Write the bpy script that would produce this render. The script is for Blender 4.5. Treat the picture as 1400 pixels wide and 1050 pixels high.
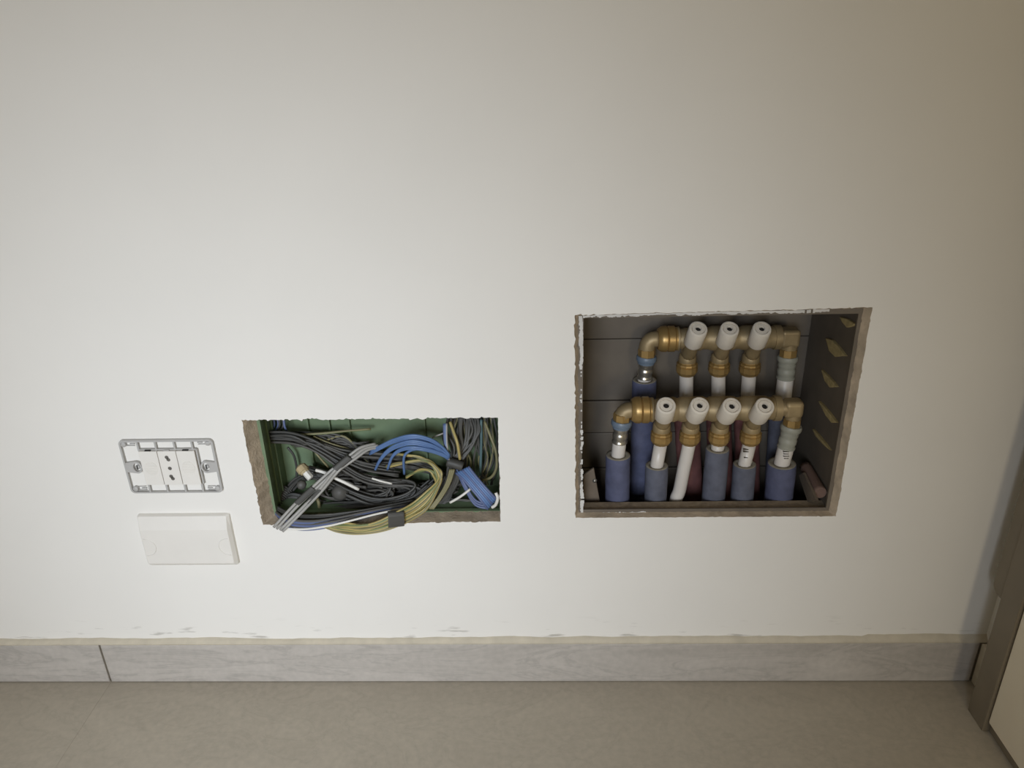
import bpy, bmesh, math, random
from mathutils import Vector, Matrix
for o in list(bpy.data.objects): bpy.data.objects.remove(o)
scene = bpy.context.scene
COL = scene.collection
rnd = random.Random(7)

# ------------------------------------------------------------------ camera
F, CX, CY = 1051.0, 700.0, 525.0
YAW, PITCH, ROLL = [math.radians(a) for a in (-2.079, 24.307, -1.648)]
DIST, HGT = 0.79, 0.7948
_fw = Vector((math.sin(YAW)*math.cos(PITCH), math.cos(YAW)*math.cos(PITCH), -math.sin(PITCH)))
_r = Vector((math.cos(YAW), -math.sin(YAW), 0)); _u = _r.cross(_fw)
_r2 = math.cos(ROLL)*_r + math.sin(ROLL)*_u; _u2 = -math.sin(ROLL)*_r + math.cos(ROLL)*_u
CAM = Vector((0, -DIST, HGT))
cd = bpy.data.cameras.new('camera'); cam = bpy.data.objects.new('camera', cd); COL.objects.link(cam)
cd.sensor_width = 36; cd.lens = F/1400*36; cd.clip_start = 0.01
M = Matrix((_r2, _u2, -_fw)).transposed().to_4x4(); M.translation = CAM
cam.matrix_world = M
scene.camera = cam

# ------------------------------------------------------------------ light
scene.view_settings.view_transform = 'Standard'
scene.view_settings.look = 'None'
scene.view_settings.exposure = 0.0
scene.view_settings.gamma = 1.0
scene.view_settings.use_curve_mapping = False
world = bpy.data.worlds.new('world'); scene.world = world; world.use_nodes = True
bg = world.node_tree.nodes['Background']
bg.inputs[0].default_value = (1.0, 0.86, 0.64, 1); bg.inputs[1].default_value = 0.16

def area(name, loc, target, sx, sy, power, col, spread=180):
    l = bpy.data.lights.new(name, 'AREA'); l.shape = 'RECTANGLE'; l.size = sx; l.size_y = sy
    l.energy = power; l.color = col; l.spread = math.radians(spread)
    o = bpy.data.objects.new(name, l); COL.objects.link(o); o.location = loc
    o.rotation_euler = (Vector(target)-Vector(loc)).to_track_quat('-Z', 'Y').to_euler()
    return o
# lamps added behind the camera, fitted to the wall falloff and post shadow
area('added_light_broad', (-0.36, -1.8, 0.80), (-0.32, 0, 0.22), 0.5, 0.65, 2.72, (0.915, 1.0, 1.13), 55)
area('added_light_small', (0.42, -2.3, 0.8), (0.30, 0, 0.30), 0.24, 0.32, 5.1, (1.0, 0.85, 0.58), 180)

# ------------------------------------------------------------------ pixel helpers
def ray(px, py): return _r2*((px-CX)/F) - _u2*((py-CY)/F) + _fw
def P(px, py, y=0.0):
    d = ray(px, py); return CAM + d*((y-CAM.y)/d.y)
def PX(px, py, x):
    d = ray(px, py); return CAM + d*((x-CAM.x)/d.x)
def rad(wpx, p): return wpx/2*((Vector(p)-CAM).dot(_fw))/F

# ------------------------------------------------------------------ materials
def s2l(c):
    return tuple(((v/255)/12.92 if v/255 <= 0.04045 else ((v/255+0.055)/1.055)**2.4) for v in c)
MATS = {}
def mat(name, rgb, rough=0.6, metal=0.0, var=0.12, scale=40, bump=0.0, bscale=None, coat=0, trans=0, detail=4, alpha=1):
    if name in MATS: return MATS[name]
    m = bpy.data.materials.new(name); m.use_nodes = True; nt = m.node_tree; N = nt.nodes; L = nt.links
    b = N['Principled BSDF']; c = s2l(rgb)
    tc = N.new('ShaderNodeTexCoord'); n = N.new('ShaderNodeTexNoise'); n.inputs['Scale'].default_value = scale
    n.inputs['Detail'].default_value = detail
    L.new(tc.outputs['Object'], n.inputs['Vector'])
    r = N.new('ShaderNodeValToRGB')
    r.color_ramp.elements[0].position = 0.3; r.color_ramp.elements[1].position = 0.7
    r.color_ramp.elements[0].color = tuple(v*(1-var) for v in c)+(1,)
    r.color_ramp.elements[1].color = tuple(min(1, v*(1+var)) for v in c)+(1,)
    L.new(n.outputs['Fac'], r.inputs['Fac']); L.new(r.outputs['Color'], b.inputs['Base Color'])
    b.inputs['Roughness'].default_value = rough; b.inputs['Metallic'].default_value = metal
    if coat: b.inputs['Coat Weight'].default_value = coat
    if trans: b.inputs['Transmission Weight'].default_value = trans
    if alpha < 1: b.inputs['Alpha'].default_value = alpha
    if bump:
        n2 = N.new('ShaderNodeTexNoise'); n2.inputs['Scale'].default_value = bscale or scale*3; n2.inputs['Detail'].default_value = 6
        L.new(tc.outputs['Object'], n2.inputs['Vector'])
        bp = N.new('ShaderNodeBump'); bp.inputs['Strength'].default_value = bump; bp.inputs['Distance'].default_value = 0.001
        L.new(n2.outputs['Fac'], bp.inputs['Height']); L.new(bp.outputs['Normal'], b.inputs['Normal'])
    MATS[name] = m; return m

def wall_paint():
    m = mat('wall_paint', (230, 227, 220), 0.75, var=0.015, scale=6, bump=0.25, bscale=60)
    nt = m.node_tree; N = nt.nodes; L = nt.links; b = N['Principled BSDF']
    base = b.inputs['Base Color'].links[0].from_socket
    # scuff marks just above the skirting: short horizontal dirt strokes
    tc = N.new('ShaderNodeTexCoord'); sep = N.new('ShaderNodeSeparateXYZ'); L.new(tc.outputs['Object'], sep.inputs[0])
    band = N.new('ShaderNodeMapRange'); band.inputs[1].default_value = 0.105; band.inputs[2].default_value = 0.078
    L.new(sep.outputs['Z'], band.inputs[0])
    mp = N.new('ShaderNodeMapping'); mp.inputs['Scale'].default_value = (22, 22, 120); L.new(tc.outputs['Object'], mp.inputs[0])
    n = N.new('ShaderNodeTexNoise'); n.inputs['Scale'].default_value = 1.0; n.inputs['Detail'].default_value = 5
    L.new(mp.outputs[0], n.inputs['Vector'])
    th = N.new('ShaderNodeMapRange'); th.inputs[1].default_value = 0.60; th.inputs[2].default_value = 0.70; L.new(n.outputs['Fac'], th.inputs[0])
    mul = N.new('ShaderNodeMath'); mul.operation = 'MULTIPLY'; L.new(band.outputs[0], mul.inputs[0]); L.new(th.outputs[0], mul.inputs[1])
    mul2 = N.new('ShaderNodeMath'); mul2.operation = 'MULTIPLY'; mul2.inputs[1].default_value = 0.5; L.new(mul.outputs[0], mul2.inputs[0])
    mix = N.new('ShaderNodeMix'); mix.data_type = 'RGBA'; L.new(mul2.outputs[0], mix.inputs[0]); L.new(base, mix.inputs[6])
    mix.inputs[7].default_value = s2l((120, 112, 98))+(1,)
    L.new(mix.outputs[2], b.inputs['Base Color'])
    return m

def stone_tile(name, rgb, sc=(3, 3, 3), vein=0.12, rough=0.55):
    m = mat(name, rgb, rough, var=0.06, scale=120, bump=0.08, bscale=200)
    nt = m.node_tree; N = nt.nodes; L = nt.links; b = N['Principled BSDF']
    base = b.inputs['Base Color'].links[0].from_socket
    tc = N.new('ShaderNodeTexCoord'); mp = N.new('ShaderNodeMapping'); mp.inputs['Scale'].default_value = sc
    L.new(tc.outputs['Object'], mp.inputs[0])
    n = N.new('ShaderNodeTexNoise'); n.inputs['Scale'].default_value = 1.0; n.inputs['Detail'].default_value = 9; n.inputs['Distortion'].default_value = 1.2
    n.inputs['Roughness'].default_value = 0.62
    L.new(mp.outputs[0], n.inputs['Vector'])
    r = N.new('ShaderNodeValToRGB'); e = r.color_ramp.elements
    e[0].position = 0.30; e[0].color = (1-vein*1.2, 1-vein*1.25, 1-vein*1.3, 1); e[1].position = 0.72; e[1].color = (1+vein, 1+vein, 1+vein, 1)
    x = e.new(0.47); x.color = (1, 1, 1, 1); x = e.new(0.50); x.color = (1-vein*1.1, 1-vein*1.1, 1-vein*1.1, 1); x = e.new(0.53); x.color = (1, 1, 1, 1)
    L.new(n.outputs['Fac'], r.inputs['Fac'])
    mix = N.new('ShaderNodeMix'); mix.data_type = 'RGBA'; mix.blend_type = 'MULTIPLY'; mix.inputs[0].default_value = 1
    L.new(base, mix.inputs[6]); L.new(r.outputs['Color'], mix.inputs[7]); L.new(mix.outputs[2], b.inputs['Base Color'])
    return m

PAINT = wall_paint()
PLASTER = mat('raw_plaster', (182, 166, 144), 0.9, var=0.22, scale=60, bump=0.8, bscale=300)
SKIRT = stone_tile('skirting_stone', (180, 174, 166), (4, 4, 22), 0.13)
FLOORM = stone_tile('floor_stone', (180, 171, 155), (9, 16, 9), 0.06)
GROUT = mat('joint_grout', (170, 161, 146), 0.9, var=0.1)
BISQUE = mat('tile_bisque', (202, 193, 174), 0.9, var=0.08, scale=60, bump=0.3)
GREEN = mat('green_plastic', (108, 126, 96), 0.5, var=0.12, scale=25)
BOXM = mat('dark_box_plastic', (107, 98, 86), 0.6, var=0.12, scale=30)  # base tone raised to stand in for haze over the recess
LEDGE = mat('dusty_ledge', (150, 134, 112), 0.85, var=0.25, scale=120, bump=0.5)
WHITEP = mat('white_paint_smear', (205, 203, 198), 0.8, var=0.08)
WPLAS = mat('white_plastic', (226, 222, 214), 0.45, var=0.015)
HANDLE = mat('handle_plastic', (226, 218, 204), 0.5, var=0.04, scale=80)
WPIPE = mat('white_pipe', (212, 206, 198), 0.35, var=0.03)
BRASS = mat('brass', (160, 141, 106), 0.5, 0.4, var=0.2, scale=45, bump=0.15)
BRASSD = mat('brass_nut', (172, 142, 90), 0.38, 0.55, var=0.2, scale=45, bump=0.1)
STEEL = mat('steel_sleeve', (190, 186, 176), 0.28, 0.85, var=0.1)
RINGB = mat('blue_ring', (104, 118, 134), 0.4, var=0.1)
RINGG = mat('grey_ring', (150, 150, 138), 0.5, var=0.1)
FOAMB = mat('blue_foam', (84, 88, 113), 0.75, var=0.18, scale=70, bump=0.5, bscale=150)
FOAMD = mat('blue_foam_old', (92, 95, 108), 0.75, var=0.2, scale=70, bump=0.5, bscale=150)
FOAMR = mat('red_foam', (120, 78, 74), 0.75, var=0.2, scale=70, bump=0.5, bscale=150)
FOAME = mat('foam_end', (146, 140, 126), 0.9, var=0.15, scale=200, bump=0.4)
TAB = mat('yellow_foam_chip', (176, 158, 110), 0.9, var=0.2, scale=150, bump=0.4)
DARK = mat('dark_hole', (30, 27, 24), 0.8, var=0.1)  # near-black stands in for the shade inside screw slots and recesses
PRINT = mat('print_ink', (92, 86, 76), 0.8, var=0.1)
GREYF = mat('grey_frame_plastic', (176, 174, 170), 0.5, var=0.03)
ALU = mat('dark_door_metal', (124, 114, 97), 0.5, 0.0, var=0.06, scale=30)
DOORW = mat('door_white', (232, 222, 200), 0.6, var=0.02, scale=10)
W_BLUE = mat('wire_blue', (92, 120, 164), 0.4, var=0.1)
W_NAVY = mat('wire_navy', (92, 104, 140), 0.45, var=0.12)
W_TEAL = mat('wire_teal', (86, 110, 112), 0.45, var=0.1)
W_YEL = mat('wire_yellow', (172, 156, 98), 0.45, var=0.08)
W_GRN = mat('wire_green', (118, 126, 82), 0.45, var=0.08)
W_OLV = mat('wire_olive', (128, 122, 88), 0.5, var=0.1)
W_BLK = mat('wire_black', (70, 69, 65), 0.5, var=0.12)  # lifted from true black, haze put into the colour
W_DGR = mat('wire_dark_grey', (82, 80, 75), 0.55, var=0.12)
W_GRY = mat('wire_grey', (158, 156, 150), 0.4, var=0.08)
W_WHT = mat('wire_white', (226, 223, 214), 0.4, var=0.05)
TAPE = mat('black_tape', (70, 69, 65), 0.55, var=0.1)
BAKE = mat('amber_plastic', (176, 160, 124), 0.45, var=0.15)

# ------------------------------------------------------------------ mesh helpers
class MB:
    def __init__(s): s.v = []; s.f = []; s.mi = []; s.sm = []
    def add(s, vs, fs, mi=0, smooth=False):
        n = len(s.v); s.v += [tuple(v) for v in vs]
        for f in fs: s.f.append(tuple(i+n for i in f)); s.mi.append(mi); s.sm.append(smooth)
        return s
    def box(s, a, b, mi=0):
        (x0, y0, z0), (x1, y1, z1) = a, b
        return s.add([(x0,y0,z0),(x1,y0,z0),(x1,y1,z0),(x0,y1,z0),(x0,y0,z1),(x1,y0,z1),(x1,y1,z1),(x0,y1,z1)],
            [(3,2,1,0),(4,5,6,7),(0,1,5,4),(1,2,6,5),(2,3,7,6),(3,0,4,7)], mi)
    def prism(s, pts, off, mi=0):
        n = len(pts); off = Vector(off); q = [Vector(p) for p in pts]
        # orientation: cap normal against the extrusion
        nm = Vector((0,0,0))
        for i in range(n): nm += q[i].cross(q[(i+1) % n])
        if nm.dot(off) > 0: q.reverse()
        vs = q+[p+off for p in q]
        fs = [tuple(range(n)), tuple(range(2*n-1, n-1, -1))]+[(i, i+n, (i+1) % n+n, (i+1) % n) for i in range(n)]
        return s.add(vs, fs, mi)
    def lathe(s, p, d, prof, seg=20, mi=0, smooth=True, mis=None, ph=0.0):
        """prof: list of (distance along d, radius); caps where the radius is 0 are fans of quads"""
        p = Vector(p); d = Vector(d).normalized()
        a = d.orthogonal().normalized()
        if abs(d.z) > 0.6: a = Vector((1, 0, 0)); a = (a-d*a.dot(d)).normalized()
        b = d.cross(a)
        vs = []
        for t, r in prof:
            for k in range(seg):
                th = 2*math.pi*(k/seg)+ph
                vs.append(p+d*t+(a*math.cos(th)+b*math.sin(th))*max(r, 1e-5))
        for j in range(len(prof)-1):
            fs = [(j*seg+k, j*seg+(k+1) % seg, (j+1)*seg+(k+1) % seg, (j+1)*seg+k) for k in range(seg)]
            n = len(s.v)
            m_ = mis[j] if mis else mi
            if j == 0: base = n; s.v += [tuple(v) for v in vs]
            for f in fs: s.f.append(tuple(i+base for i in f)); s.mi.append(m_); s.sm.append(smooth)
        return s
    def tube(s, pts, r, seg=8, mi=0, mis=None, caps=True, rs=None, sub=5):
        pts = [Vector(p) for p in pts]
        if sub > 1 and len(pts) > 2: pts, t_ = catmull(pts, sub)
        n = len(pts); vs = []
        tang = [(pts[min(i+1, n-1)]-pts[max(i-1, 0)]).normalized() for i in range(n)]
        a = tang[0].orthogonal().normalized()
        for i in range(n):
            a = (a-tang[i]*a.dot(tang[i])).normalized(); b = tang[i].cross(a)
            rr = r if rs is None else rs[0]+(rs[1]-rs[0])*i/(n-1)
            for k in range(seg):
                th = 2*math.pi*k/seg; vs.append(pts[i]+(a*math.cos(th)+b*math.sin(th))*rr)
        base = len(s.v); s.v += [tuple(v) for v in vs]
        for j in range(n-1):
            for k in range(seg):
                s.f.append((base+j*seg+k, base+j*seg+(k+1) % seg, base+(j+1)*seg+(k+1) % seg, base+(j+1)*seg+k))
                s.mi.append(mis[k] if mis else mi); s.sm.append(True)
        if caps:
            s.f.append(tuple(base+k for k in range(seg-1, -1, -1))); s.mi.append(mi); s.sm.append(False)
            s.f.append(tuple(base+(n-1)*seg+k for k in range(seg))); s.mi.append(mi); s.sm.append(False)
        return s
    def build(s, name, mats, parent=None):
        me = bpy.data.meshes.new(name); me.from_pydata(s.v, [], s.f); me.update()
        for m in (mats if isinstance(mats, (list, tuple)) else [mats]): me.materials.append(m)
        me.polygons.foreach_set('material_index', s.mi); me.polygons.foreach_set('use_smooth', s.sm); me.update()
        o = bpy.data.objects.new(name, me); COL.objects.link(o)
        if parent: o.parent = parent; o.matrix_parent_inverse = Matrix.Translation(-parent.location)
        return o
def catmull(pts, sub):
    q = [pts[0]*2-pts[1]]+pts+[pts[-1]*2-pts[-2]]; out = []
    for i in range(1, len(q)-2):
        p0, p1, p2, p3 = q[i-1:i+3]
        for k in range(sub):
            t = k/sub
            out.append(0.5*((2*p1)+(p2-p0)*t+(2*p0-5*p1+4*p2-p3)*t*t+(3*p1-p0-3*p2+p3)*t**3))
    out.append(pts[-1]); return out, None
def bevel(o, w, seg=2):
    m = o.modifiers.new('bevel', 'BEVEL'); m.width = w; m.segments = seg; m.limit_method = 'ANGLE'; return o
def thing(name, label, cat, loc, group=None):
    o = bpy.data.objects.new(name, None); COL.objects.link(o); o.location = loc; o.empty_display_size = 0.02
    o['label'] = label; o['category'] = cat
    if group: o['group'] = group
    return o
def tag(o, label, cat, group=None):
    o['label'] = label; o['category'] = cat
    if group: o['group'] = group
    return o
def struct(o, label=None, cat=None):
    o['kind'] = 'structure'
    if label: o['label'] = label
    if cat: o['category'] = cat
    return o

# ------------------------------------------------------------------ the setting
XR = 0.578        # right wall plane
XL = -1.9; ZT = 2.5
def ragged(corners, step, amp, seed, chip=0.1):
    """closed loop of (x,z) points around the corners, with a broken edge; amp per side"""
    r = random.Random(seed); out = []
    for i in range(4):
        a = Vector(corners[i]); b = Vector(corners[(i+1) % 4]); L = (b-a).length; n = max(2, int(L/step))
        nv = Vector((-(b-a).y, (b-a).x)).normalized()
        w = 0
        for k in range(n):
            w = 0.6*w+0.4*r.uniform(-1, 1)
            e = w*amp[i]*1.6
            if k and r.random() < chip: e += amp[i]*r.choice((-1.0, 1.1))
            if k == 0: e = 0
            out.append(a+(b-a)*((k+r.uniform(-.3, .3)*(k > 0))/n)+nv*e)
    return out
# openings as seen on the wall face, corners TL, TR, BR, BL as (x, z)
H1 = [(-0.345, 0.3965), (-0.046, 0.3955), (-0.0475, 0.2525), (-0.343, 0.2505)]
H2 = [(0.0415, 0.5185), (0.3585, 0.5215), (0.3585, 0.2565), (0.0445, 0.257)]
loop1 = ragged(H1, 0.0026, (0.0012, 0.0006, 0.0007, 0.0006), 3, 0.2)
loop2 = ragged(H2, 0.0030, (0.0007, 0.0005, 0.0004, 0.0009), 5, 0.12)
def wall_with_holes():
    bm = bmesh.new(); edges = []
    def loop(pts):
        vs = [bm.verts.new((p[0], 0, p[1])) for p in pts]
        for i in range(len(vs)): edges.append(bm.edges.new((vs[i], vs[(i+1) % len(vs)])))
    loop([(XL, 0.0), (XR, 0.0), (XR, ZT), (XL, ZT)]); loop(loop1); loop(loop2)
    bmesh.ops.triangle_fill(bm, use_beauty=True, use_dissolve=False, edges=edges)
    for f in bm.faces:
        f.normal_update()
        if f.normal.y > 0: f.normal_flip()
    me = bpy.data.meshes.new('wall_back'); bm.to_mesh(me); bm.free(); me.materials.append(PAINT)
    o = bpy.data.objects.new('wall_back', me); COL.objects.link(o); return o
wall = struct(wall_with_holes(), 'white painted plaster wall with two ragged cut openings', 'wall')
def reveal(loop, corners, inset, depth, mname):
    """plaster reveal from the ragged edge to a straight inner rectangle at depth; inset = left, top, right, bottom"""
    (x0, z1), (x1, z1b), (x1b, z0), (x0b, z0b) = corners
    cx = sum(c[0] for c in corners)/4; cz = sum(c[1] for c in corners)/4
    m = MB(); n = len(loop); inner = []
    r = random.Random(11)
    for p in loop:
        fx = (p.x-min(x0, x0b))/(max(x1, x1b)-min(x0, x0b)); fz = (p.y-min(z0, z0b))/(max(z1, z1b)-min(z0, z0b))
        dx = inset[0]*(1-fx)-inset[2]*fx; dz = inset[3]*(1-fz)-inset[1]*fz
        inner.append(Vector((p.x+dx, depth, p.y+dz)))
    vs = [(p.x, 0, p.y) for p in loop]
    mid = [((a[0]+b.x)/2+r.uniform(-.0003, .0003), depth*0.5, (a[2]+b.z)/2+r.uniform(-.0003, .0003)) for a, b in zip(vs, inner)]
    V = vs+mid+[tuple(p) for p in inner]
    fs = []
    for j in (0, 1):
        for i in range(n):
            fs.append((j*n+i, j*n+(i+1) % n, (j+1)*n+(i+1) % n, (j+1)*n+i))
    m.add(V, fs, 0, True)
    return m.build('plaster_edge', PLASTER, wall)
reveal(loop1, H1, (0.009, 0.001, 0.001, 0.001), 0.022, 'a')
reveal(loop2, H2, (0.005, 0.0045, 0.006, 0.0015), 0.011, 'b')
# masonry behind the plaster, so nothing shines through around the boxes
m = MB(); 
for a, b in (((XL, .2, 0), (XR+.2, .23, ZT)), ((XL, .012, 0), (-.40, .2, ZT)), ((.40, .012, 0), (XR+.2, .2, ZT)),
             ((-.40, .012, .56), (.40, .2, ZT)), ((-.40, .012, 0), (.40, .2, .10))):
    m.box(a, b)
m.build('masonry', PLASTER, wall)

m = MB(); m.box((XR, -2.6, 0), (XR+.12, 0.2, ZT)); wr = m.build('wall_right', PAINT); struct(wr, 'plain white side wall at the right corner', 'wall')

# floor: large stone tiles with thin joints
fl = MB(); fl.box((XL, -2.6, -.06), (XR+.12, 0.012, -.0006)); floor = fl.build('floor', GROUT); struct(floor, 'brown grey stone tiled floor', 'floor')
XJ = -0.592
def slab(name, a, b, m_, parent, w=0.0012):
    q = MB(); q.box(a, b); o = q.build(name, m_, parent); bevel(o, w, 2); return o
for xa, xb in ((XJ-1.2, XJ-.0001), (XJ+.0001, XJ+1.2)):
    for ya, yb in ((-.60, 0.008), (-1.2015, -.6015), (-1.803, -1.203), (-2.4, -1.8045)):
        slab('floor_tile', (xa, ya, -.010), (min(xb, XR+.1), yb, 0), FLOORM, floor, .00008)

# skirting of the back wall: stone tiles on a bed, raw top edge, wavy mortar line
SK_T = 0.0095; SK_H = 0.0655
q = MB(); q.box((XL, -SK_T+.004, 0.001), (XR, 0, SK_H-.002)); bb = q.build('baseboard_back', GROUT); struct(bb, 'grey stone tile skirting along the back wall', 'skirting')
def skirt_tile(xa, xb, ya=-SK_T, yb=-.0015):
    q = MB(); q.box((xa, ya, 0.0012), (xb, yb, SK_H))
    for i, f in enumerate(q.f): q.mi[i] = 1 if i == 1 else 0
    o = q.build('skirting_tile', [SKIRT, BISQUE], bb); bevel(o, .0006, 1); return o
skirt_tile(XJ-1.2, XJ-.0014); skirt_tile(XJ+.0014, 0.5665)
# mortar / sealant bead on top, wavy upper edge on the wall
q = MB(); n = 260; vs = []; w = 0
for i in range(n+1):
    x = -1.3+(XR+1.3)*i/n
    w = .85*w+.15*rnd.uniform(-1, 1)
    up = SK_H+.0045+.004*w+(.003 if x > .42 else 0)
    vs += [(x, -SK_T+.0015, SK_H-.0002), (x, -.004, SK_H+.0018), (x, -.0006, up), (x, .0005, up)]
fs = []
for i in range(n):
    for k in range(3): fs.append((i*4+k, (i+1)*4+k, (i+1)*4+k+1, i*4+k+1))
q.add(vs, fs, 0, True); q.build('mortar_line', BISQUE, bb)
# short return of the skirting on the right wall
q = MB(); q.box((XR-.0095, -.054, 0.001), (XR, -.0098, SK_H)); br = q.build('baseboard_right', BISQUE); bevel(br, .0006, 1)
struct(br, 'short piece of skirting on the side wall beside the door frame', 'skirting')

# door in the right wall: dark metal frame post, white leaf, dark bottom rail
XD = 0.541
q = MB(); q.box((XD, -.090, 0.0), (XR, -.056, 2.1)); d1 = q.build('door_1', ALU); bevel(d1, .0012, 2)
struct(d1, 'dark grey metal door frame post with white door leaf', 'door')
q = MB(); q.box((XD+.003, -.97, 0.017), (XR-.002, -.0915, 2.08)); o = q.build('door_leaf', DOORW, d1); bevel(o, .002, 2)
q = MB(); q.box((XD+.008, -.97, 0.002), (XR-.002, -.0905, 0.016)); q.build('bottom_rail', ALU, d1)
# rounded profile fixed behind the post
zc = PX(1362, 812, XD+.004)
q = MB(); rr = .012; ya, yb = -.0565, -.0315
pts = [(0, ya, 0), (0, yb-rr, 0)]+[(0, yb-rr+rr*math.sin(t*math.pi/12), rr-rr*math.cos(t*math.pi/12)) for t in range(1, 7)]+[(0, yb, 1.7), (0, ya, 1.7)]
q.prism([(XD+.003, p[1], zc.z+p[2]) for p in pts], (.034, 0, 0)); o = q.build('hinge_cover', ALU, d1); bevel(o, .003, 3)

# ------------------------------------------------------------------ socket mounting frame
def S(u, v, y=0.0): return P(160+u/9.3333, 590+v/9.3333, y)
fx0, fx1, fz0, fz1 = -0.4955, -0.3825, 0.3005, 0.3735
fr = thing('socket_frame', 'grey socket mounting frame with three white modules, no cover plate', 'wall socket', ((fx0+fx1)/2, 0, fz0))
def rrect(x0, x1, z0, z1, r, n=6):
    out = []
    for cx_, cz_, a0 in ((x1-r, z1-r, 0), (x0+r, z1-r, 90), (x0+r, z0+r, 180), (x1-r, z0+r, 270)):
        for k in range(n+1):
            a = math.radians(a0+90*k/n); out.append((cx_+r*math.cos(a), cz_+r*math.sin(a)))
    return out
def ring(name, outer, inner, y0, y1, m_, parent):
    q = MB(); n = len(outer)
    vs = [(x, y0, z) for x, z in outer]+[(x, y0, z) for x, z in inner]+[(x, y1, z) for x, z in outer]+[(x, y1, z) for x, z in inner]
    fs = []
    for i in range(n):
        j = (i+1) % n
        fs += [(i, n+i, n+j, j), (2*n+i, i, j, 2*n+j), (n+i, 3*n+i, 3*n+j, n+j)]
    q.add(vs, fs); return q.build(name, m_, parent)
FT = 0.0042
ring('outer_ring', rrect(fx0, fx1, fz0, fz1, .0055), rrect(fx0+.0022, fx1-.0026, fz0+.0018, fz1-.0026, .0042), -FT, 0, GREYF, fr)
mx0 = S(262, 255, -.007).x; mx1 = S(985, 255, -.007).x; mz1 = S(600, 255, -.007).z; mz0 = S(740, 680, -.007).z
for u in (268, 495, 735, 962):
    p = S(u, 170, -.002)
    q = MB(); q.box((p.x-.0011, -FT+.0004, mz1-.001), (p.x+.0011, 0, fz1-.002)); q.build('rib', GREYF, fr)
for u in (425, 648, 880, 1102):
    p = S(u, 725, -.002)
    q = MB(); q.box((p.x-.0012, -FT+.0004, fz0+.001), (p.x+.0012, 0, mz0+.003)); q.build('rib', GREYF, fr)
for c, ex in ((S(258, 455, -.003), fx0+.001), (S(1140, 450, -.003), fx1-.001)):
    q = MB(); sgn = 1 if ex < c.x else -1
    out = []; inn = []
    for k in range(24):
        a = 2*math.pi*k/24; ca, sa = math.cos(a), math.sin(a)
        r_ = .0064
        x = c.x+r_*ca; z = c.z+.0082*sa
        if sgn*ca < -.35: x = ex; z = c.z+(.0062*sa/abs(sa)*min(1, abs(sa)/.6) if abs(sa) > 1e-6 else 0)
        out.append((x, z)); inn.append((c.x+.0042*ca, c.z+.0058*sa))
    o = ring('screw_lug', out, inn, -FT+.0002, 0, GREYF, fr)
    q = MB(); q.lathe((c.x, -.0005, c.z-.0006), (0, -1, 0), [(0, .0028), (.0016, .0028), (.0022, .0022), (.0024, .0001)], 16)
    sc = q.build('screw', GREYF, o)
    q = MB(); q.box((c.x-.0006, -.0032, c.z-.0034), (c.x+.0006, -.0027, c.z+.0022)); q.build('slot', DARK, o)
for u, v, sx in ((85, 160, 1), (1160, 140, -1), (245, 725, 1), (1290, 720, -1)):
    c = S(u, v, -.002)
    q = MB(); q.lathe((c.x, 0, c.z), (0, -1, 0), [(0, .0034), (FT*.9, .0034), (FT, .003), (FT, .0001)], 14); o = q.build('corner_boss', GREYF, fr)
    q = MB(); L_ = .0125; h = .0024
    q.tube([(c.x+sx*.003, -.0012, c.z+h), (c.x+sx*L_, -.0012, c.z+h)], .0006, 6, sub=1)
    q.tube([(c.x+sx*.003, -.0012, c.z-h), (c.x+sx*L_, -.0012, c.z-h)], .0006, 6, sub=1)
    q.tube([(c.x+sx*.007, -.0012, c.z), (c.x+sx*(L_+.0005), -.0012, c.z)], .0007, 6, sub=1)
    q.build('spring_clip', GREYF, fr)
MW = (mx1-mx0)/3; MD = -.0070
for i in range(3):
    q = MB(); q.box((mx0+MW*i+.0003, MD, mz0), (mx0+MW*(i+1)-.0003, 0, mz1)); o = q.build('module', WPLAS, fr); bevel(o, .0005, 2)
    cx_ = mx0+MW*(i+.5); cz_ = (mz0+mz1)/2
    t = MB(); t.box((cx_-.0035, MD+.001, mz1-.0004), (cx_+.0035, -.0012, mz1+.0012)); t.build('latch', DARK if i != 1 else GREYF, o)
    if i == 1:
        o['label'] = 'white three-hole socket module'
        for dz, double in ((.0135, 1), (0, 0), (-.0125, -1)):
            for k in ((0, 1) if double else (0,)):
                z_ = cz_+dz+(-.0016+.0032*k if double else 0); x_ = cx_+(.0007*(-1)**k if double else 0)
                t = MB(); t.lathe((x_, MD-.0002, z_), (0, -1, 0), [(0, .0023), (.0001, .0023), (.0001, .0019), (.0001, .00001)], 14); t.build('socket_hole', mat('hole_shade_grey', (96, 92, 86), .7), o)  # flat dark discs; the shade inside each hole is put into their colour
    else:
        t = MB()
        for k in range(-6, 7):
            hw = math.sqrt(max(0, 1-(k/6.6)**2))*.0078
            t.box((cx_-hw, MD-.0004, cz_+k*.0014-.00035), (cx_+hw, MD+.0002, cz_+k*.0014+.00035))
        t.build('grip_lines', WPLAS, o)
q = MB(); q.box((mx1+.0004, -.0045, mz0-.0005), (mx1+.0022, 0, mz1+.001)); q.build('carrier_side', GREYF, fr)
q = MB(); q.box((mx0-.0005, -.0040, mz1+.0004), (mx1+.0008, 0, mz1+.0016)); q.build('carrier_top', GREYF, fr)

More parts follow.
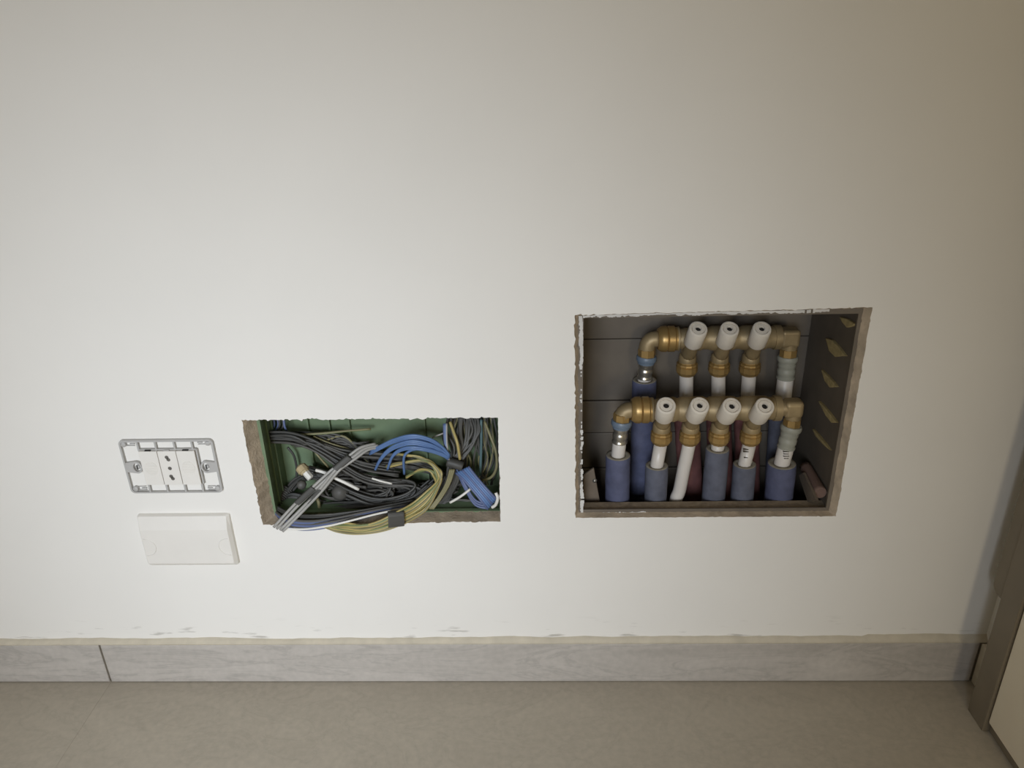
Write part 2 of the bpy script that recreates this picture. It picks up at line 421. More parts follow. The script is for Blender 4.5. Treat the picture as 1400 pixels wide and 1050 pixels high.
# ------------------------------------------------------------------ blank cover
cx0, cx1, cz0, cz1 = -0.497, -0.3815, 0.1935, 0.2690
cv = thing('blank_cover', 'plain white rectangular blanking cover below the socket frame', 'cover plate', ((cx0+cx1)/2, 0, cz0))
q = MB(); T = -.0105; ZF = cz1-.0185
def cov_loop(dl, dr, db, dt, r, yf):
    x0, x1, z0, z1 = cx0+dl, cx1-dr, cz0+db, cz1-dt; out = []
    for cx_, cz_, a0 in ((x1-r, z1-r, 0), (x0+r, z1-r, 90), (x0+r, z0+r, 180), (x1-r, z0+r, 270)):
        for k in range(4):
            a = math.radians(a0+30*k); out.append((cx_+r*math.cos(a), cz_+r*math.sin(a)))
        if a0 == 90: out.append((x0, ZF))
        if a0 == 270: out.append((x1, ZF))
    return [(x, yf(z), z) for x, z in out]
face = lambda z: T if z <= ZF else T*(1-.42*(z-ZF)/(cz1-ZF))
rings = [cov_loop(0, 0, 0, 0, .0025, lambda z: 0), cov_loop(.0002, .0002, .0003, .0002, .0025, lambda z: face(z)*.45),
         cov_loop(.0022, .0030, .0060, .0008, .0022, lambda z: face(z)*.96), cov_loop(.0030, .0040, .0072, .0013, .0020, face)]
n = len(rings[0]); vs = [p for r_ in rings for p in r_]
fs = [(j_*n+i_, (j_+1)*n+i_, (j_+1)*n+(i_+1) % n, j_*n+(i_+1) % n) for j_ in range(3) for i_ in range(n)]
L0 = 3*n; iL = 8; iR = n-1
fs += [tuple(L0+k for k in list(range(iR, n))+list(range(0, iL+1)))[::-1], tuple(L0+k for k in range(iL, iR+1))[::-1]]
q.add(vs, fs); q.build('cover_body', WPLAS, cv)
for xs, sg in ((cx0+.0045, 1), (cx1-.0045, -1)):
    q = MB(); zc_ = (cz0+cz1)/2-.006
    q.tube([(xs+sg*.0135*math.cos(a), T-.00005, zc_+.0125*math.sin(a)) for a in [math.radians(d) for d in range(-90, 91, 15)]], .0006, 5, sub=1)
    q.build('thumb_notch', WPLAS, cv)

# ------------------------------------------------------------------ green junction box
JY0, JY1 = .0215, .085
jx0, jx1, jz0, jz1 = -0.336, -0.0465, 0.2510, 0.3960
jb = thing('junction_box', 'green plastic flush junction box set in the left wall opening', 'junction box', ((jx0+jx1)/2, JY1, jz0))
def plate(name, a, b, m_, parent, bw=0): 
    q = MB(); q.box(a, b); o = q.build(name, m_, parent)
    if bw: bevel(o, bw)
    return o
plate('back_panel', (jx0-.003, JY1, jz0-.004), (jx1+.003, JY1+.003, jz1+.004), GREEN, jb)
plate('side_wall', (jx0-.003, JY0, jz0-.004), (jx0, JY1, jz1+.004), GREEN, jb)
plate('side_wall', (jx1, JY0, jz0-.004), (jx1+.003, JY1, jz1+.004), GREEN, jb)
plate('side_wall', (jx0, JY0, jz1+.001), (jx1, JY1, jz1+.004), GREEN, jb)
plate('side_wall', (jx0, JY0, jz0-.004), (jx1, JY1, jz0), GREEN, jb)
plate('rim', (jx0, JY0-.001, jz0), (jx0+.004, JY0+.006, jz1), GREEN, jb)
plate('rim', (jx0+.004, JY0, jz0-.001), (jx1, JY0+.006, jz0+.003), GREEN, jb)
for px_ in (424, 453, 480, 582, 640):
    x = P(px_, 590, JY1).x
    plate('rib', (x-.001, JY1-.006, jz0), (x+.001, JY1, jz1), GREEN, jb)
plate('rib', (jx0, JY1-.004, jz1-.028), (jx1, JY1, jz1-.026), GREEN, jb)
for yy in (.045, .062): plate('rib', (jx0, yy, jz0), (jx0+.002, yy+.002, jz1), GREEN, jb)

# wires: traced in crop units (3.684 per pixel from 320,560), depth y in metres behind the wall face
def Wp(u, v, y): return P(320+u/3.684, 560+v/3.684, y)
def wire(parent, pts, r, m_, name='wire', seg=8, jit=0, sub=6):
    q = MB()
    if isinstance(m_, list): q.tube([Wp(*p) for p in pts], r, seg, sub=sub, mis=[0, 0, 0, 1, 1, 0, 0, 0] if seg == 8 else None)
    else: q.tube([Wp(*p) for p in pts], r, seg, sub=sub)
    return q.build(name, m_, parent)
def jitter(pts, a, dy, r):
    o = (r.uniform(-a, a), r.uniform(-a, a), r.uniform(-dy, dy))
    return [(u+o[0]+r.uniform(-a, a)*.3, v+o[1]+r.uniform(-a, a)*.3, y+o[2]) for u, v, y in pts]
R1 = random.Random(21)
def base(u, v, y): return Wp(u, v, y)
# black wires: the tangle filling the lower half
bk = thing('black_wire_tangle', 'tangle of black wires filling the green junction box', 'wires', base(600, 470, .05))
tangle = [
 [(185,470,.06),(230,525,.05),(330,540,.04),(450,535,.035),(600,520,.035)],
 [(190,440,.07),(215,505,.065),(300,525,.06),(430,520,.06),(560,515,.06)],
 [(230,470,.066),(300,440,.064),(380,470,.064),(330,510,.062),(250,500,.062)],
 [(1000,480,.055),(1080,470,.05),(1160,470,.05),(1240,480,.05),(1310,470,.055)],
 [(185,480,.07),(260,520,.065),(450,530,.06),(650,520,.06),(850,500,.06),(1000,470,.06),(1120,420,.065)],
 [(300,440,.07),(450,455,.068),(620,450,.068),(800,440,.066),(980,430,.066),(1130,380,.07)],
 [(260,420,.07),(330,350,.07),(450,330,.068),(620,370,.066),(800,400,.066),(960,380,.068)],
 [(380,300,.066),(500,330,.064),(640,300,.064),(760,280,.064),(900,290,.066),(1020,320,.066)],
 [(520,240,.07),(660,250,.066),(800,250,.066),(920,280,.064),(1040,330,.064),(1090,420,.06)],
 [(240,500,.06),(420,520,.05),(640,525,.045),(860,505,.045),(1000,500,.05)],
 [(190,430,.06),(220,490,.05),(320,515,.045),(600,505,.045),(840,470,.05),(950,400,.055)],
 [(210,520,.05),(330,535,.04),(600,520,.035),(800,500,.03),(980,450,.035),(1060,330,.045)],
 [(420,330,.05),(560,400,.045),(680,445,.04),(760,440,.04),(790,410,.045),(740,390,.05),(620,400,.055)],
 [(470,360,.05),(600,425,.04),(720,465,.038),(850,440,.04),(910,395,.045),(860,370,.05),(700,365,.055)],
 [(330,500,.05),(480,490,.045),(640,480,.04),(790,470,.035),(900,440,.04),(1000,370,.045)],
 [(540,300,.055),(640,330,.05),(780,360,.05),(900,380,.05),(990,420,.045)],
 [(150,130,.06),(280,140,.055),(400,170,.05),(520,230,.05),(660,290,.05),(820,320,.055)],
 [(150,145,.06),(300,150,.05),(420,200,.05),(540,280,.045),(680,350,.045),(860,370,.05)],
 [(300,160,.055),(420,170,.05),(560,215,.05),(700,225,.055),(860,240,.06)],
]
for t in tangle:
    for k in range(9):
        wire(bk, jitter(t, 20, .007, R1), R1.uniform(.0013, .0018), R1.choice((W_BLK, W_BLK, W_DGR)), seg=7)
for k in range(14):
    u0 = R1.uniform(520, 760); v0 = R1.uniform(400, 440); a = R1.uniform(70, 170); b_ = R1.uniform(30, 60)
    wire(bk, [(u0+a*math.cos(t), v0+b_*math.sin(t), .05+.006*math.sin(2*t)+.0008*k) for t in [0.5*j+R1.uniform(-.1, .1) for j in range(12)]], .0015, R1.choice((W_BLK, W_DGR)), seg=7, sub=4)
front = [(192, 490, .034), (290, 532, .012), (440, 537, .004), (620, 515, .008), (790, 486, .020), (900, 462, .03)]
for k in range(10): wire(bk, jitter(front, 11, .0015, R1), .0015, R1.choice((W_BLK, W_BLK, W_DGR)), seg=7)
# dark hank coming down from the top right
hk = thing('dark_wire_hank', 'hank of dark wires hanging from the top right of the green box', 'wires', base(1150, 150, .06))
for k in range(16):
    u = R1.uniform(1075, 1230); e = R1.uniform(1085, 1150)
    wire(hk, [(u, 35, .07), (u+R1.uniform(-10, 20), 110, .06), ((u+e)/2+20, 190, .052), (e, 270, .045), (e-R1.uniform(-10, 30), 360, .045), (e-R1.uniform(30, 90), 450, .045), (e-R1.uniform(120, 170), 520, .04)], .0016, R1.choice((W_BLK, W_DGR, W_BLK)), seg=7)
for k in range(26):
    u = R1.uniform(1080, 1310)
    wire(hk, [(u, 35, .075), (u+R1.uniform(-30, 20), 150, .07), (u+R1.uniform(-40, 40), 260, .07), (u+R1.uniform(-50, 30), 380, .068)], .0014, R1.choice((W_BLK, W_DGR, W_OLV)), seg=7)
q = MB(); pts = [Wp(1075, 262, .038), Wp(1120, 275, .036), Wp(1150, 285, .036)]; q.tube(pts, .0062, 12); q.build('tape_wrap', TAPE, hk)
# left bundle along the top
lb = thing('flat_wire_bundle', 'flat bundle of dark wires entering at the top left of the green box', 'wires', base(250, 130, .06))
for k in range(14):
    v = R1.uniform(110, 150)
    wire(lb, [(138, v-8+R1.uniform(-6, 6), .072), (220, v, .066), (340, v+R1.uniform(-6, 14), .062), (450, v+R1.uniform(0, 50), .06), (560, v+R1.uniform(20, 95), .06), (680, v+R1.uniform(30, 160), .06)], .0015, R1.choice((W_BLK, W_DGR, W_BLK, W_OLV)), seg=7)
for k in range(5):
    u = R1.uniform(165, 250)
    wire(lb, [(u, 40, .07), (u+4, 80, .068), (u-20, 115, .068), (140, 130, .072)], .0015, R1.choice((W_BLK, W_NAVY)), seg=7)
wire(lb, [(150, 112, .06), (200, 112, .057), (262, 117, .06)], .0017, W_NAVY)
wire(lb, [(250, 45, .062), (255, 85, .06), (268, 110, .062)], .0015, W_NAVY)
wire(lb, [(175, 133, .058), (300, 128, .055), (450, 119, .057), (560, 108, .062), (690, 98, .07)], .0016, [W_OLV, W_GRN])
wire(lb, [(400, 135, .055), (470, 165, .053), (530, 185, .053), (600, 205, .056)], .0014, W_OLV)
wire(lb, [(390, 190, .053), (430, 240, .05), (475, 290, .05)], .0014, W_OLV)
wire(lb, [(270, 190, .07), (300, 230, .07), (315, 290, .072), (315, 340, .072)], .0016, W_BLK)
# yellow and green earth bundle, sagging out over the sill
yb = thing('earth_wire_bundle', 'curved bundle of yellow and green wires taped with a black band', 'wires', base(760, 570, -.004))
for k in range(8):
    s = k/7.0; d = (s-.5)
    pts = [(400, 572+d*4, .002), (455, 583+d*10, -.003), (515, 592+d*30, -.0055), (580, 598+d*46, -.009), (650, 603+d*46, -.012), (735, 585+d*52, -.011), (815, 552+d*66, -.006),
           (900, 512+d*74, .004), (975, 455+d*84, .012), (1020, 385+d*40, .020)]
    if k % 3 == 0: pts += [(1040+d*20, 330, .026), (1022+d*14, 290, .030), (985, 262, .034), (930, 240, .036), (870, 228, .038), (810, 222, .042)]
    elif k % 3 == 1: pts += [(1030+d*30, 330, .026), (1000, 280, .030), (950, 258+d*6, .035), (880, 262, .038), (820, 275, .04), (770, 288, .046)]
    else: pts += [(1010+d*40, 330, .028), (985, 308, .032), (940, 303+d*8, .036), (905, 315, .04), (865, 340, .046)]
    pts = [(u+R1.uniform(-4, 4), v+R1.uniform(-4, 4), y+R1.uniform(-.0008, .0008)) for u, v, y in pts]
    wire(yb, pts, (.0015, .0018, .0016)[k % 3], [[W_YEL, W_GRN], [W_GRN, W_YEL], [W_YEL, W_OLV], [W_OLV, W_YEL]][k % 4])
for k in range(3):
    wire(yb, [(1090+k*9, 300, .03), (1070+k*8, 370, .026), (1030+k*8, 440, .022), (985+k*8, 500, .016)], .0015, [W_OLV, W_GRN])
wire(yb, [(415, 440, .04), (425, 465, .036), (430, 495, .038)], .0022, [W_OLV, W_GRN])
q = MB(); a = Wp(775, 553, -.0085); b = Wp(856, 545, -.0035); ax = (b-a).normalized(); up = Vector((0, 0, 1)); up = (up-ax*up.dot(ax)).normalized(); dp = ax.cross(up)
def band(q, a, b, h, t, up, dp, seg=16):
    L_ = (b-a).length; ax = (b-a).normalized(); vs = []
    for s_, k_ in ((0, .96), (.08, 1), (.92, 1), (1, .96)):
        for j in range(seg):
            th = 2*math.pi*j/seg; vs.append(a+ax*L_*s_+up*math.copysign(abs(math.cos(th))**.6, math.cos(th))*h*k_+dp*math.copysign(abs(math.sin(th))**.6, math.sin(th))*t*k_)
    fs = [(i*seg+j, i*seg+(j+1) % seg, (i+1)*seg+(j+1) % seg, (i+1)*seg+j) for i in range(3) for j in range(seg)]
    fs += [tuple(range(seg-1, -1, -1)), tuple(3*seg+j for j in range(seg))]
    q.add(vs, fs, 0, False)
band(q, a, b, .0108, .0052, up, dp); q.build('tape_band', TAPE, yb)
# blue bundle: arcs to the left, tied, tails to the lower right
bl = thing('blue_wire_bundle', 'bundle of bright blue wires arching and tied at the right of the box', 'wires', base(1000, 200, .03))
arcs = [[(1085,235,.034),(1050,195,.030),(990,155,.026),(900,135,.024),(810,155,.027),(745,185,.034),(690,214,.044)],
        [(1085,240,.034),(1040,205,.029),(980,178,.024),(900,163,.022),(825,180,.025),(775,210,.030),(740,250,.038),(716,295,.046)],
        [(1085,245,.034),(1030,220,.028),(960,202,.023),(890,195,.022),(835,208,.026),(798,240,.032),(776,300,.042)],
        [(1082,250,.034),(1030,228,.028),(970,210,.024),(915,206,.024),(875,220,.027),(855,252,.031),(858,330,.042)]]
for i, t in enumerate(arcs):
    for k in range((3, 3, 2, 1)[i]):
        wire(bl, [(u-k*3, v+k*8-6, y+.0012*k) for u, v, y in t], .0017, W_BLUE)
for k in range(3): wire(bl, [(1058+k*6, 70, .05), (1060+k*5, 140, .042), (1066+k*4, 200, .036), (1078+k*2, 252, .034)], .0016, (W_NAVY, W_BLUE, W_GRY)[k])
wire(bl, [(1000, 140, .045), (1030, 128, .044), (1058, 118, .046)], .0011, W_GRY)
for k in range(7):
    s = k/6.0
    wire(bl, [(1118+s*62, 318-s*30, .036), (1160+s*62, 355-s*14, .028), (1215+s*60, 420-s*18, .020), (1255+s*58, 470-s*28, .016+.002*s), (1278+s*44, 500-s*52, .020)], .0018, W_BLUE if k % 3 else W_NAVY)
for k in range(3): wire(bl, [(1120, 300, .04), (1165, 380+k*10, .032), (1215, 455+k*12, .026), (1280, 478+k*10, .024)], .0016, W_NAVY)
wire(bl, [(1318, 418, .016), (1328, 445, .014), (1318, 478, .014), (1300, 492, .016)], .0021, W_WHT, 'white_wire_end')
wire(bl, [(1245, 50, .066), (1245, 180, .062), (1240, 330, .06)], .0018, W_TEAL)
# blue and white bundle along the sill at lower left
sb = thing('navy_wire_bundle', 'navy wires with one white stripe lying along the sill of the box', 'wires', base(450, 570, .01))
for k in range(7):
    wire(sb, [(195, 500+k*6, .03), (260, 548+k*5, .004), (380, 562+k*5, -.004), (520, 545+k*5, -.0065+.004*(k < 3)), (680, 512+k*4, .007), (880, 476+k*3, .022)], .0017, W_NAVY if k % 3 else W_DGR)
wire(sb, [(235, 597, -.004), (350, 602, -.005), (460, 588, -.0095), (560, 566, -.0095), (700, 530, .000), (800, 508, .008), (885, 492, .018)], .0014, W_WHT, 'white_wire')
wire(sb, [(240, 588, -.003), (350, 606, -.004), (460, 595, -.002), (560, 570, .002), (700, 534, .010)], .0012, W_NAVY)
# grey sheathed cables
gc = thing('grey_cable_pair', 'pair of grey sheathed cables crossing the box diagonally with tape', 'cable', base(300, 500, .0))
c1 = [(200,592,-.006),(300,482,.004),(400,387,.010),(475,318,.016),(530,272,.022),(585,228,.028),(640,190,.034),(712,172,.042)]
c2 = [(232,606,-.008),(330,508,.002),(430,402,.008),(510,305,.014),(552,272,.021),(605,235,.027),(660,196,.034),(716,182,.042)]
for t, du in ((c1, 0), (c1, 15), (c2, 0), (c2, 13)):
    wire(gc, [(u+du, v+du*.55, y-.0006*(du > 0)) for u, v, y in t], .0019, W_GRY, 'cable')
def tape_seg(parent, a, b, r):
    q = MB(); band(q, Wp(*a), Wp(*b), r, r*.8, Vector((.62, 0, .78)).cross(Vector((0, 1, 0))), Vector((0, 1, 0))); q.build('tape_wrap', TAPE, parent)
tape_seg(gc, (512, 297, .015), (584, 236, .025), .0044)
tape_seg(gc, (318, 470, .005), (402, 392, .009), .0040)
tape_seg(gc, (372, 470, .0055), (440, 402, .0085), .0034)
# single loose wires
def loose(name, label, pts, r, m_): 
    return tag(wire(None, pts, r, m_, name), label, 'wire')
loose('white_wire', 'short white wire end left of the grey cables', [(412, 305, .032), (440, 312, .031), (468, 322, .032)], .0021, W_WHT)
loose('white_wire', 'long white wire stub right of the grey cables', [(500, 341, .026), (560, 368, .025), (628, 402, .028)], .0021, W_WHT)
loose('white_wire', 'thin white wire stub in the middle of the black tangle', [(695, 346, .030), (740, 360, .029), (795, 373, .032)], .0013, W_WHT)
loose('white_wire', 'white wire stub below the blue tails', [(1088, 468, .026), (1140, 438, .024), (1190, 400, .028)], .0017, W_WHT)
loose('yellow_wire', 'single yellow wire hanging from the top right of the green box', [(1088, 62, .05), (1105, 110, .043), (1125, 170, .036), (1138, 250, .036)], .0019, [W_YEL, W_OLV])
loose('olive_wire', 'olive wire looping down the right edge of the green box', [(1262, 60, .058), (1290, 130, .05), (1318, 210, .044), (1322, 290, .042), (1295, 340, .044), (1245, 358, .05)], .0018, W_OLV)
# wire connector: amber cap with clear grey base
wc = thing('wire_connector', 'amber and white wire connector cap in the left of the green box', 'connector', base(352, 330, .03))
a = Wp(345, 300, .034); b = Wp(385, 345, .028); ax = (b-a).normalized()
q = MB(); q.lathe(a, ax, [(-.006, .0001), (-.006, .0045), (-.004, .0072), (.003, .0076), (.0034, .0062), (.006, .006), (.006, .0001)], 12, smooth=False); q.build('cap', BAKE, wc)
q = MB(); q.lathe(a+ax*.006, ax, [(0, .0001), (0, .0045), (.009, .0045), (.010, .0035), (.010, .0001)], 6, smooth=False); q.build('collar', W_WHT, wc)
q = MB(); q.lathe(Wp(340, 378, .034), (0.3, -1, .3), [(-.004, .0001), (-.004, .0060), (.002, .0062), (.005, .004), (.005, .0001)], 8); q.build('base_cap', W_DGR, wc)
q = MB(); q.lathe(Wp(535, 415, .04), (0.2, -1, .4), [(-.006, .0001), (-.006, .010), (.001, .011), (.007, .007), (.008, .0001)], 14)
tag(q.build('wire_nut', W_DGR), 'dark grey wire nut among the black wires', 'connector')
# corrugated conduit at the lower left
cc = MB(); a = Wp(218, 470, .055); b = Wp(275, 400, .072); prof = []
L_ = (b-a).length
for k in range(9):
    t = L_*k/9; prof += [(t, .0075), (t+L_*.03, .0092), (t+L_*.06, .0092), (t+L_*.09, .0075)]
cc.lathe(a, b-a, prof+[(L_, .0075)], 18)
tag(cc.build('corrugated_conduit', W_DGR), 'dark corrugated conduit end in the lower left of the green box', 'conduit')

# ------------------------------------------------------------------ manifold box
BY0, BY1 = .0105, .150
bx0, bx1, bz0, bz1 = 0.0475, 0.3525, 0.2585, 0.5150
mb = thing('manifold_box', 'dark plastic manifold box recessed in the right wall opening', 'manifold box', ((bx0+bx1)/2, BY1, .14))
plate('side_wall', (bx0-.004, BY0, .14), (bx0+.001, BY1, bz1+.006), BOXM, mb)
plate('side_wall', (bx1-.001, BY0, .14), (bx1+.004, BY1, bz1+.006), BOXM, mb)
plate('side_wall', (bx0-.004, BY0, bz1), (bx1+.004, BY1, bz1+.006), BOXM, mb)
plate('side_wall', (bx0-.004, BY0, .134), (bx1+.004, BY1+.004, .14), BOXM, mb)
# back made of stacked boards with visible seams
zs = [.14]+[P(830, v, BY1).z for v in (640, 592, 548, 464)]+[bz1+.006]
for i in range(len(zs)-1):
    o = plate('back_board', (bx0-.004, BY1+.001*(i % 2), zs[i]+.0006), (bx1+.004, BY1+.006, zs[i+1]-.0006), BOXM, mb, .0012)
# rim facing the room
o = ring('rim', rrect(bx0-.003, bx1+.003, bz0-.008, bz1+.004, .0004, 1), rrect(bx0+.0042, bx1-.0035, bz0-.004, bz1-.0035, .0004, 1), BY0-.001, BY0+.003, BOXM, mb)
plate('sill', (bx0, BY0, .245), (bx1, .032, bz0+.0005), LEDGE, mb, .001)
plate('sill_lip', (bx0, BY0-.0008, .252), (bx1, BY0+.002, bz0+.0035), BOXM, mb, .0005)
# paint smeared on the rim while rolling the wall
def smear(pts, w, fill, step=.0022, seed=1):
    r = random.Random(seed); q = MB()
    a, b = Vector(pts[0]), Vector(pts[1]); L_ = (b-a).length; ax = (b-a)/L_; nv = Vector((-ax.z, 0, ax.x)); n = int(L_/step)
    on = False; lo = hi = 0; wl, wh = .5, .5
    for k in range(n):
        if r.random() > fill(k/n): continue
        wl = min(.55, max(.15, wl+r.uniform(-.2, .2))); wh = min(.55, max(.15, wh+r.uniform(-.2, .2)))
        wl2 = min(.55, max(.15, wl+r.uniform(-.15, .15)))
        p, p2 = a+ax*step*k, a+ax*step*(k+1)
        vs = [p-nv*w*wl, p2-nv*w*wl2, p2+nv*w*wh, p+nv*w*wh]
        q.add([v+Vector((0, -.0004, 0)) for v in vs]+[v for v in vs], [(0, 1, 2, 3), (4, 5, 1, 0), (5, 6, 2, 1), (6, 7, 3, 2), (7, 4, 0, 3)])
        wl = wl2
    o = q.build('paint_smear', WHITEP, mb)
    for pl in o.data.polygons: pass
    return o
yr = BY0-.0011
smear([P(794, 432, yr), P(796, 706, yr)], .0046, lambda t: 1 if t < .22 else (.25 if t < .55 else (.6 if t < .75 else .9)), seed=2)
smear([P(797, 431.5, yr), P(1135, 424, yr)], .0050, lambda t: .985 if t < .9 else .8, seed=3)
smear([P(1185, 425, yr), P(1179, 460, yr)], .0036, lambda t: .97, seed=4)
smear([P(797, 703, BY0-.001), P(884, 700, BY0-.001)], .0034, lambda t: .7, seed=5)
# broken foam chips pushed through the slots of the right side
chips = [[(1147,433),(1158,436),(1168,443),(1165,446),(1157,448),(1151,441)],
         [(1128,462),(1137,465),(1147,476),(1155,487),(1148,487),(1141,488),(1133,480)],
         [(1122,505),(1130,513),(1138,522),(1143,529),(1134,530),(1127,521)],
         [(1118,548),(1126,556),(1135,567),(1143,578),(1136,578),(1128,568)],
         [(1110,586),(1118,595),(1127,606),(1134,616),(1126,609),(1114,596)]]
for c in chips:
    q = MB(); q.prism([PX(px_, py_, bx1-.0045) for px_, py_ in c], (.0045, 0, 0)); o = q.build('foam_chip', TAB, mb); bevel(o, .001, 2)
# loose bracket and flaps at the bottom corners
q = MB(); q.prism([P(797, 650, .045), P(812, 640, .045), P(821, 690, .045), P(797, 694, .045)], (0, .004, 0)); o = q.build('corner_bracket', mat('bracket_plastic', (112, 100, 86), .8), mb); bevel(o, .001)
p = P(813, 657, .045); q = MB(); q.lathe(p, (0, -1, 0), [(0, .0030), (.0012, .0028), (.002, .0001)], 12); q.build('screw', STEEL, o)
q = MB(); q.tube([PX(1101, 638, .343), PX(1112, 657, .343), PX(1122, 674, .343)], .0075, 10); o = q.build('side_flap', mat('flap', (112, 90, 80), .8), mb)
q = MB(); q.prism([PX(1092, 650, .332), PX(1098, 646, .332), PX(1116, 684, .332), PX(1104, 686, .332)], (.003, 0, 0)); q.build('side_flap', mat('bracket_plastic', (112, 100, 86), .8), mb)

# ------------------------------------------------------------------ manifolds
DZ = Vector((0, 0, -1))
def manifold(yc, bar_px, union_px, elbow_px, relbow_px, valves, label, nut_py):
    """pixel rows: bar (x0, x1, ymid, h)"""
    x0, x1, ym, h = bar_px
    A = P(x0, ym, yc); B = P(x1, ym, yc); z = (A.z+B.z)/2; A.z = B.z = z
    r = rad(h, A)
    t = thing('manifold', label, 'manifold', ((A.x+B.x)/2, yc, z), 'brass manifolds in the wall box')
    L_ = B.x-A.x
    prof = [(0, .0001), (0, r*.92), (.004, r*.92), (.004, r*.80)]
    xs = [P(v[0][0], nut_py, yc).x-A.x for v in valves]
    for xv in xs: prof += [(xv-.017, r*.90), (xv-.013, r), (xv+.013, r), (xv+.017, r*.90)]
    prof += [(L_-.008, r*.9), (L_-.008, r*1.0), (L_, r*1.0), (L_, .0001)]
    prof.sort(key=lambda q_: q_[0]) if any(prof[i][0] > prof[i+1][0] for i in range(len(prof)-1)) else None
    q = MB(); q.lathe(A, (1, 0, 0), prof, 24); o = q.build('bar', BRASS, t); shade(o)
    # union nut on the left
    U = P(union_px[0], ym, yc).x; V = A.x+.001; w = V-U
    q = MB(); ru = r*1.06
    q.lathe((U, yc, z), (1, 0, 0), [(0, .0001), (0, ru*.8), (w*.15, ru*.95), (w*.25, ru), (w*.45, ru), (w*.5, ru*.9), (w*.55, ru), (w*.85, ru), (w*.92, ru*.9), (w, ru*.9), (w, .0001)], 24)
    o = q.build('union_nut', BRASSD, t); shade(o)
    # elbows
    def elbow(px_leg, py_end, xs_, side):
        p = P(px_leg, py_end, yc); re = rad(22, p)
        q = MB(); pts = [Vector((xs_, yc, z))]
        cx_ = p.x; bend = re*1.0
        pts.append(Vector((cx_-side*bend, yc, z)))
        for k in range(1, 6):
            a = math.pi/2*k/5; pts.append(Vector((cx_-side*bend+side*bend*math.sin(a), yc, z-bend+bend*math.cos(a))))
        pts.append(Vector((cx_, yc, p.z)))
        q.tube(pts, re, 16, sub=1)
        if side > 0: q.box((cx_-re*1.35, yc-re*1.02, z-re*1.12), (cx_+re*.98, yc+re*1.02, z+re*1.12))
        o = q.build('elbow', BRASS, t)
        if side > 0: bevel(o, .0052, 4)
        q = MB(); q.lathe((cx_, yc, p.z+.012), DZ, [(0, .0001), (0, re*.9), (.001, re*1.08), (.011, re*1.08), (.012, re*.9), (.012, .0001)], 8, smooth=False)
        q.build('hex_collar', BRASSD, t)
        return Vector((cx_, yc, p.z))
    e1 = elbow(elbow_px[0], elbow_px[1], U+.002, -1)
    e2 = elbow(relbow_px[0], relbow_px[1], B.x-.002, 1)
    # valves
    outs = []
    for (npx, npy), (fpx, fpy) in valves:
        n = P(npx, npy, yc); x = n.x
        tip = P(fpx, fpy, yc-.036); s = Vector((x, yc-.003, n.z+.019))
        d = (tip-s).normalized()
        q = MB(); rn = rad(30, n)
        q.lathe((x, yc, z), DZ, [(0, .0085), (z-n.z-.020, .0085), (z-n.z-.018, .0105), (z-n.z-.010, .0112), (z-n.z-.007, .0100), (z-n.z-.004, .0100)], 18)
        q.lathe(s-d*.006, d, [(0, .0001), (.001, .0088), (.014, .0088), ((tip-s).length-.030, .0076), ((tip-s).length-.024, .0076)], 16)
        o = q.build('valve_body', BRASS, t)
        q = MB(); q.lathe((x, yc, n.z+.007), DZ, [(-.005, .0001), (-.005, rn*.76), (-.001, rn*.80), (0, rn*.93), (.0022, rn*.96), (.0034, rn*.88), (.0042, rn*.97), (.0110, rn*.97), (.0150, rn*.80), (.0165, rn*.68), (.0165, .0001)], 12, smooth=False, ph=.26)
        q.build('compression_nut', BRASSD, t)
        hr = .0114; hl = .031
        q = MB(); q.lathe(tip-d*hl, d, [(0, .0001), (0, hr*.92), (.002, hr*1.0), (hl-.002, hr*.98), (hl-.0005, hr*.93), (hl, hr*.84), (hl, hr*.74), (hl-.0020, hr*.72), (hl-.0020, hr*.66), (hl-.0004, hr*.62), (hl-.0004, hr*.31), (hl-.004, hr*.29), (hl-.004, .00001)], 28)
        hd = q.build('handle', HANDLE, t); shade(hd)
        q = MB(); q.lathe(tip-d*.0038, d, [(0, .0001), (0, hr*.28), (.0012, hr*.26), (.0012, .0001)], 12); q.build('screw_recess', DARK, hd)
        outs.append(Vector((x, yc, n.z-.0085)))
    return t, e1, e2, outs
def shade(o):
    me = o.data
    try: me.set_sharp_from_angle(angle=math.radians(40))
    except Exception: pass
YF, YB = .048, .108
mr, r1, r2, rout = manifold(YB, (924, 1066, 462, 34), (899, 462), (884, 488), (1077, 488),
    [((939, 503), (955, 449)), ((983, 503), (998, 449)), ((1025, 503), (1042, 449))], 'upper brass manifold at the back with three white handles', 503)
mf, f1, f2, fout = manifold(YF, (889, 1066, 559, 35), (863, 559), (850, 576), (1082, 583),
    [((904, 597), (911, 554)), ((943, 597), (957, 554)), ((983, 597), (1001, 555)), ((1026, 597), (1046, 555))], 'lower brass manifold in front with four white handles', 597)

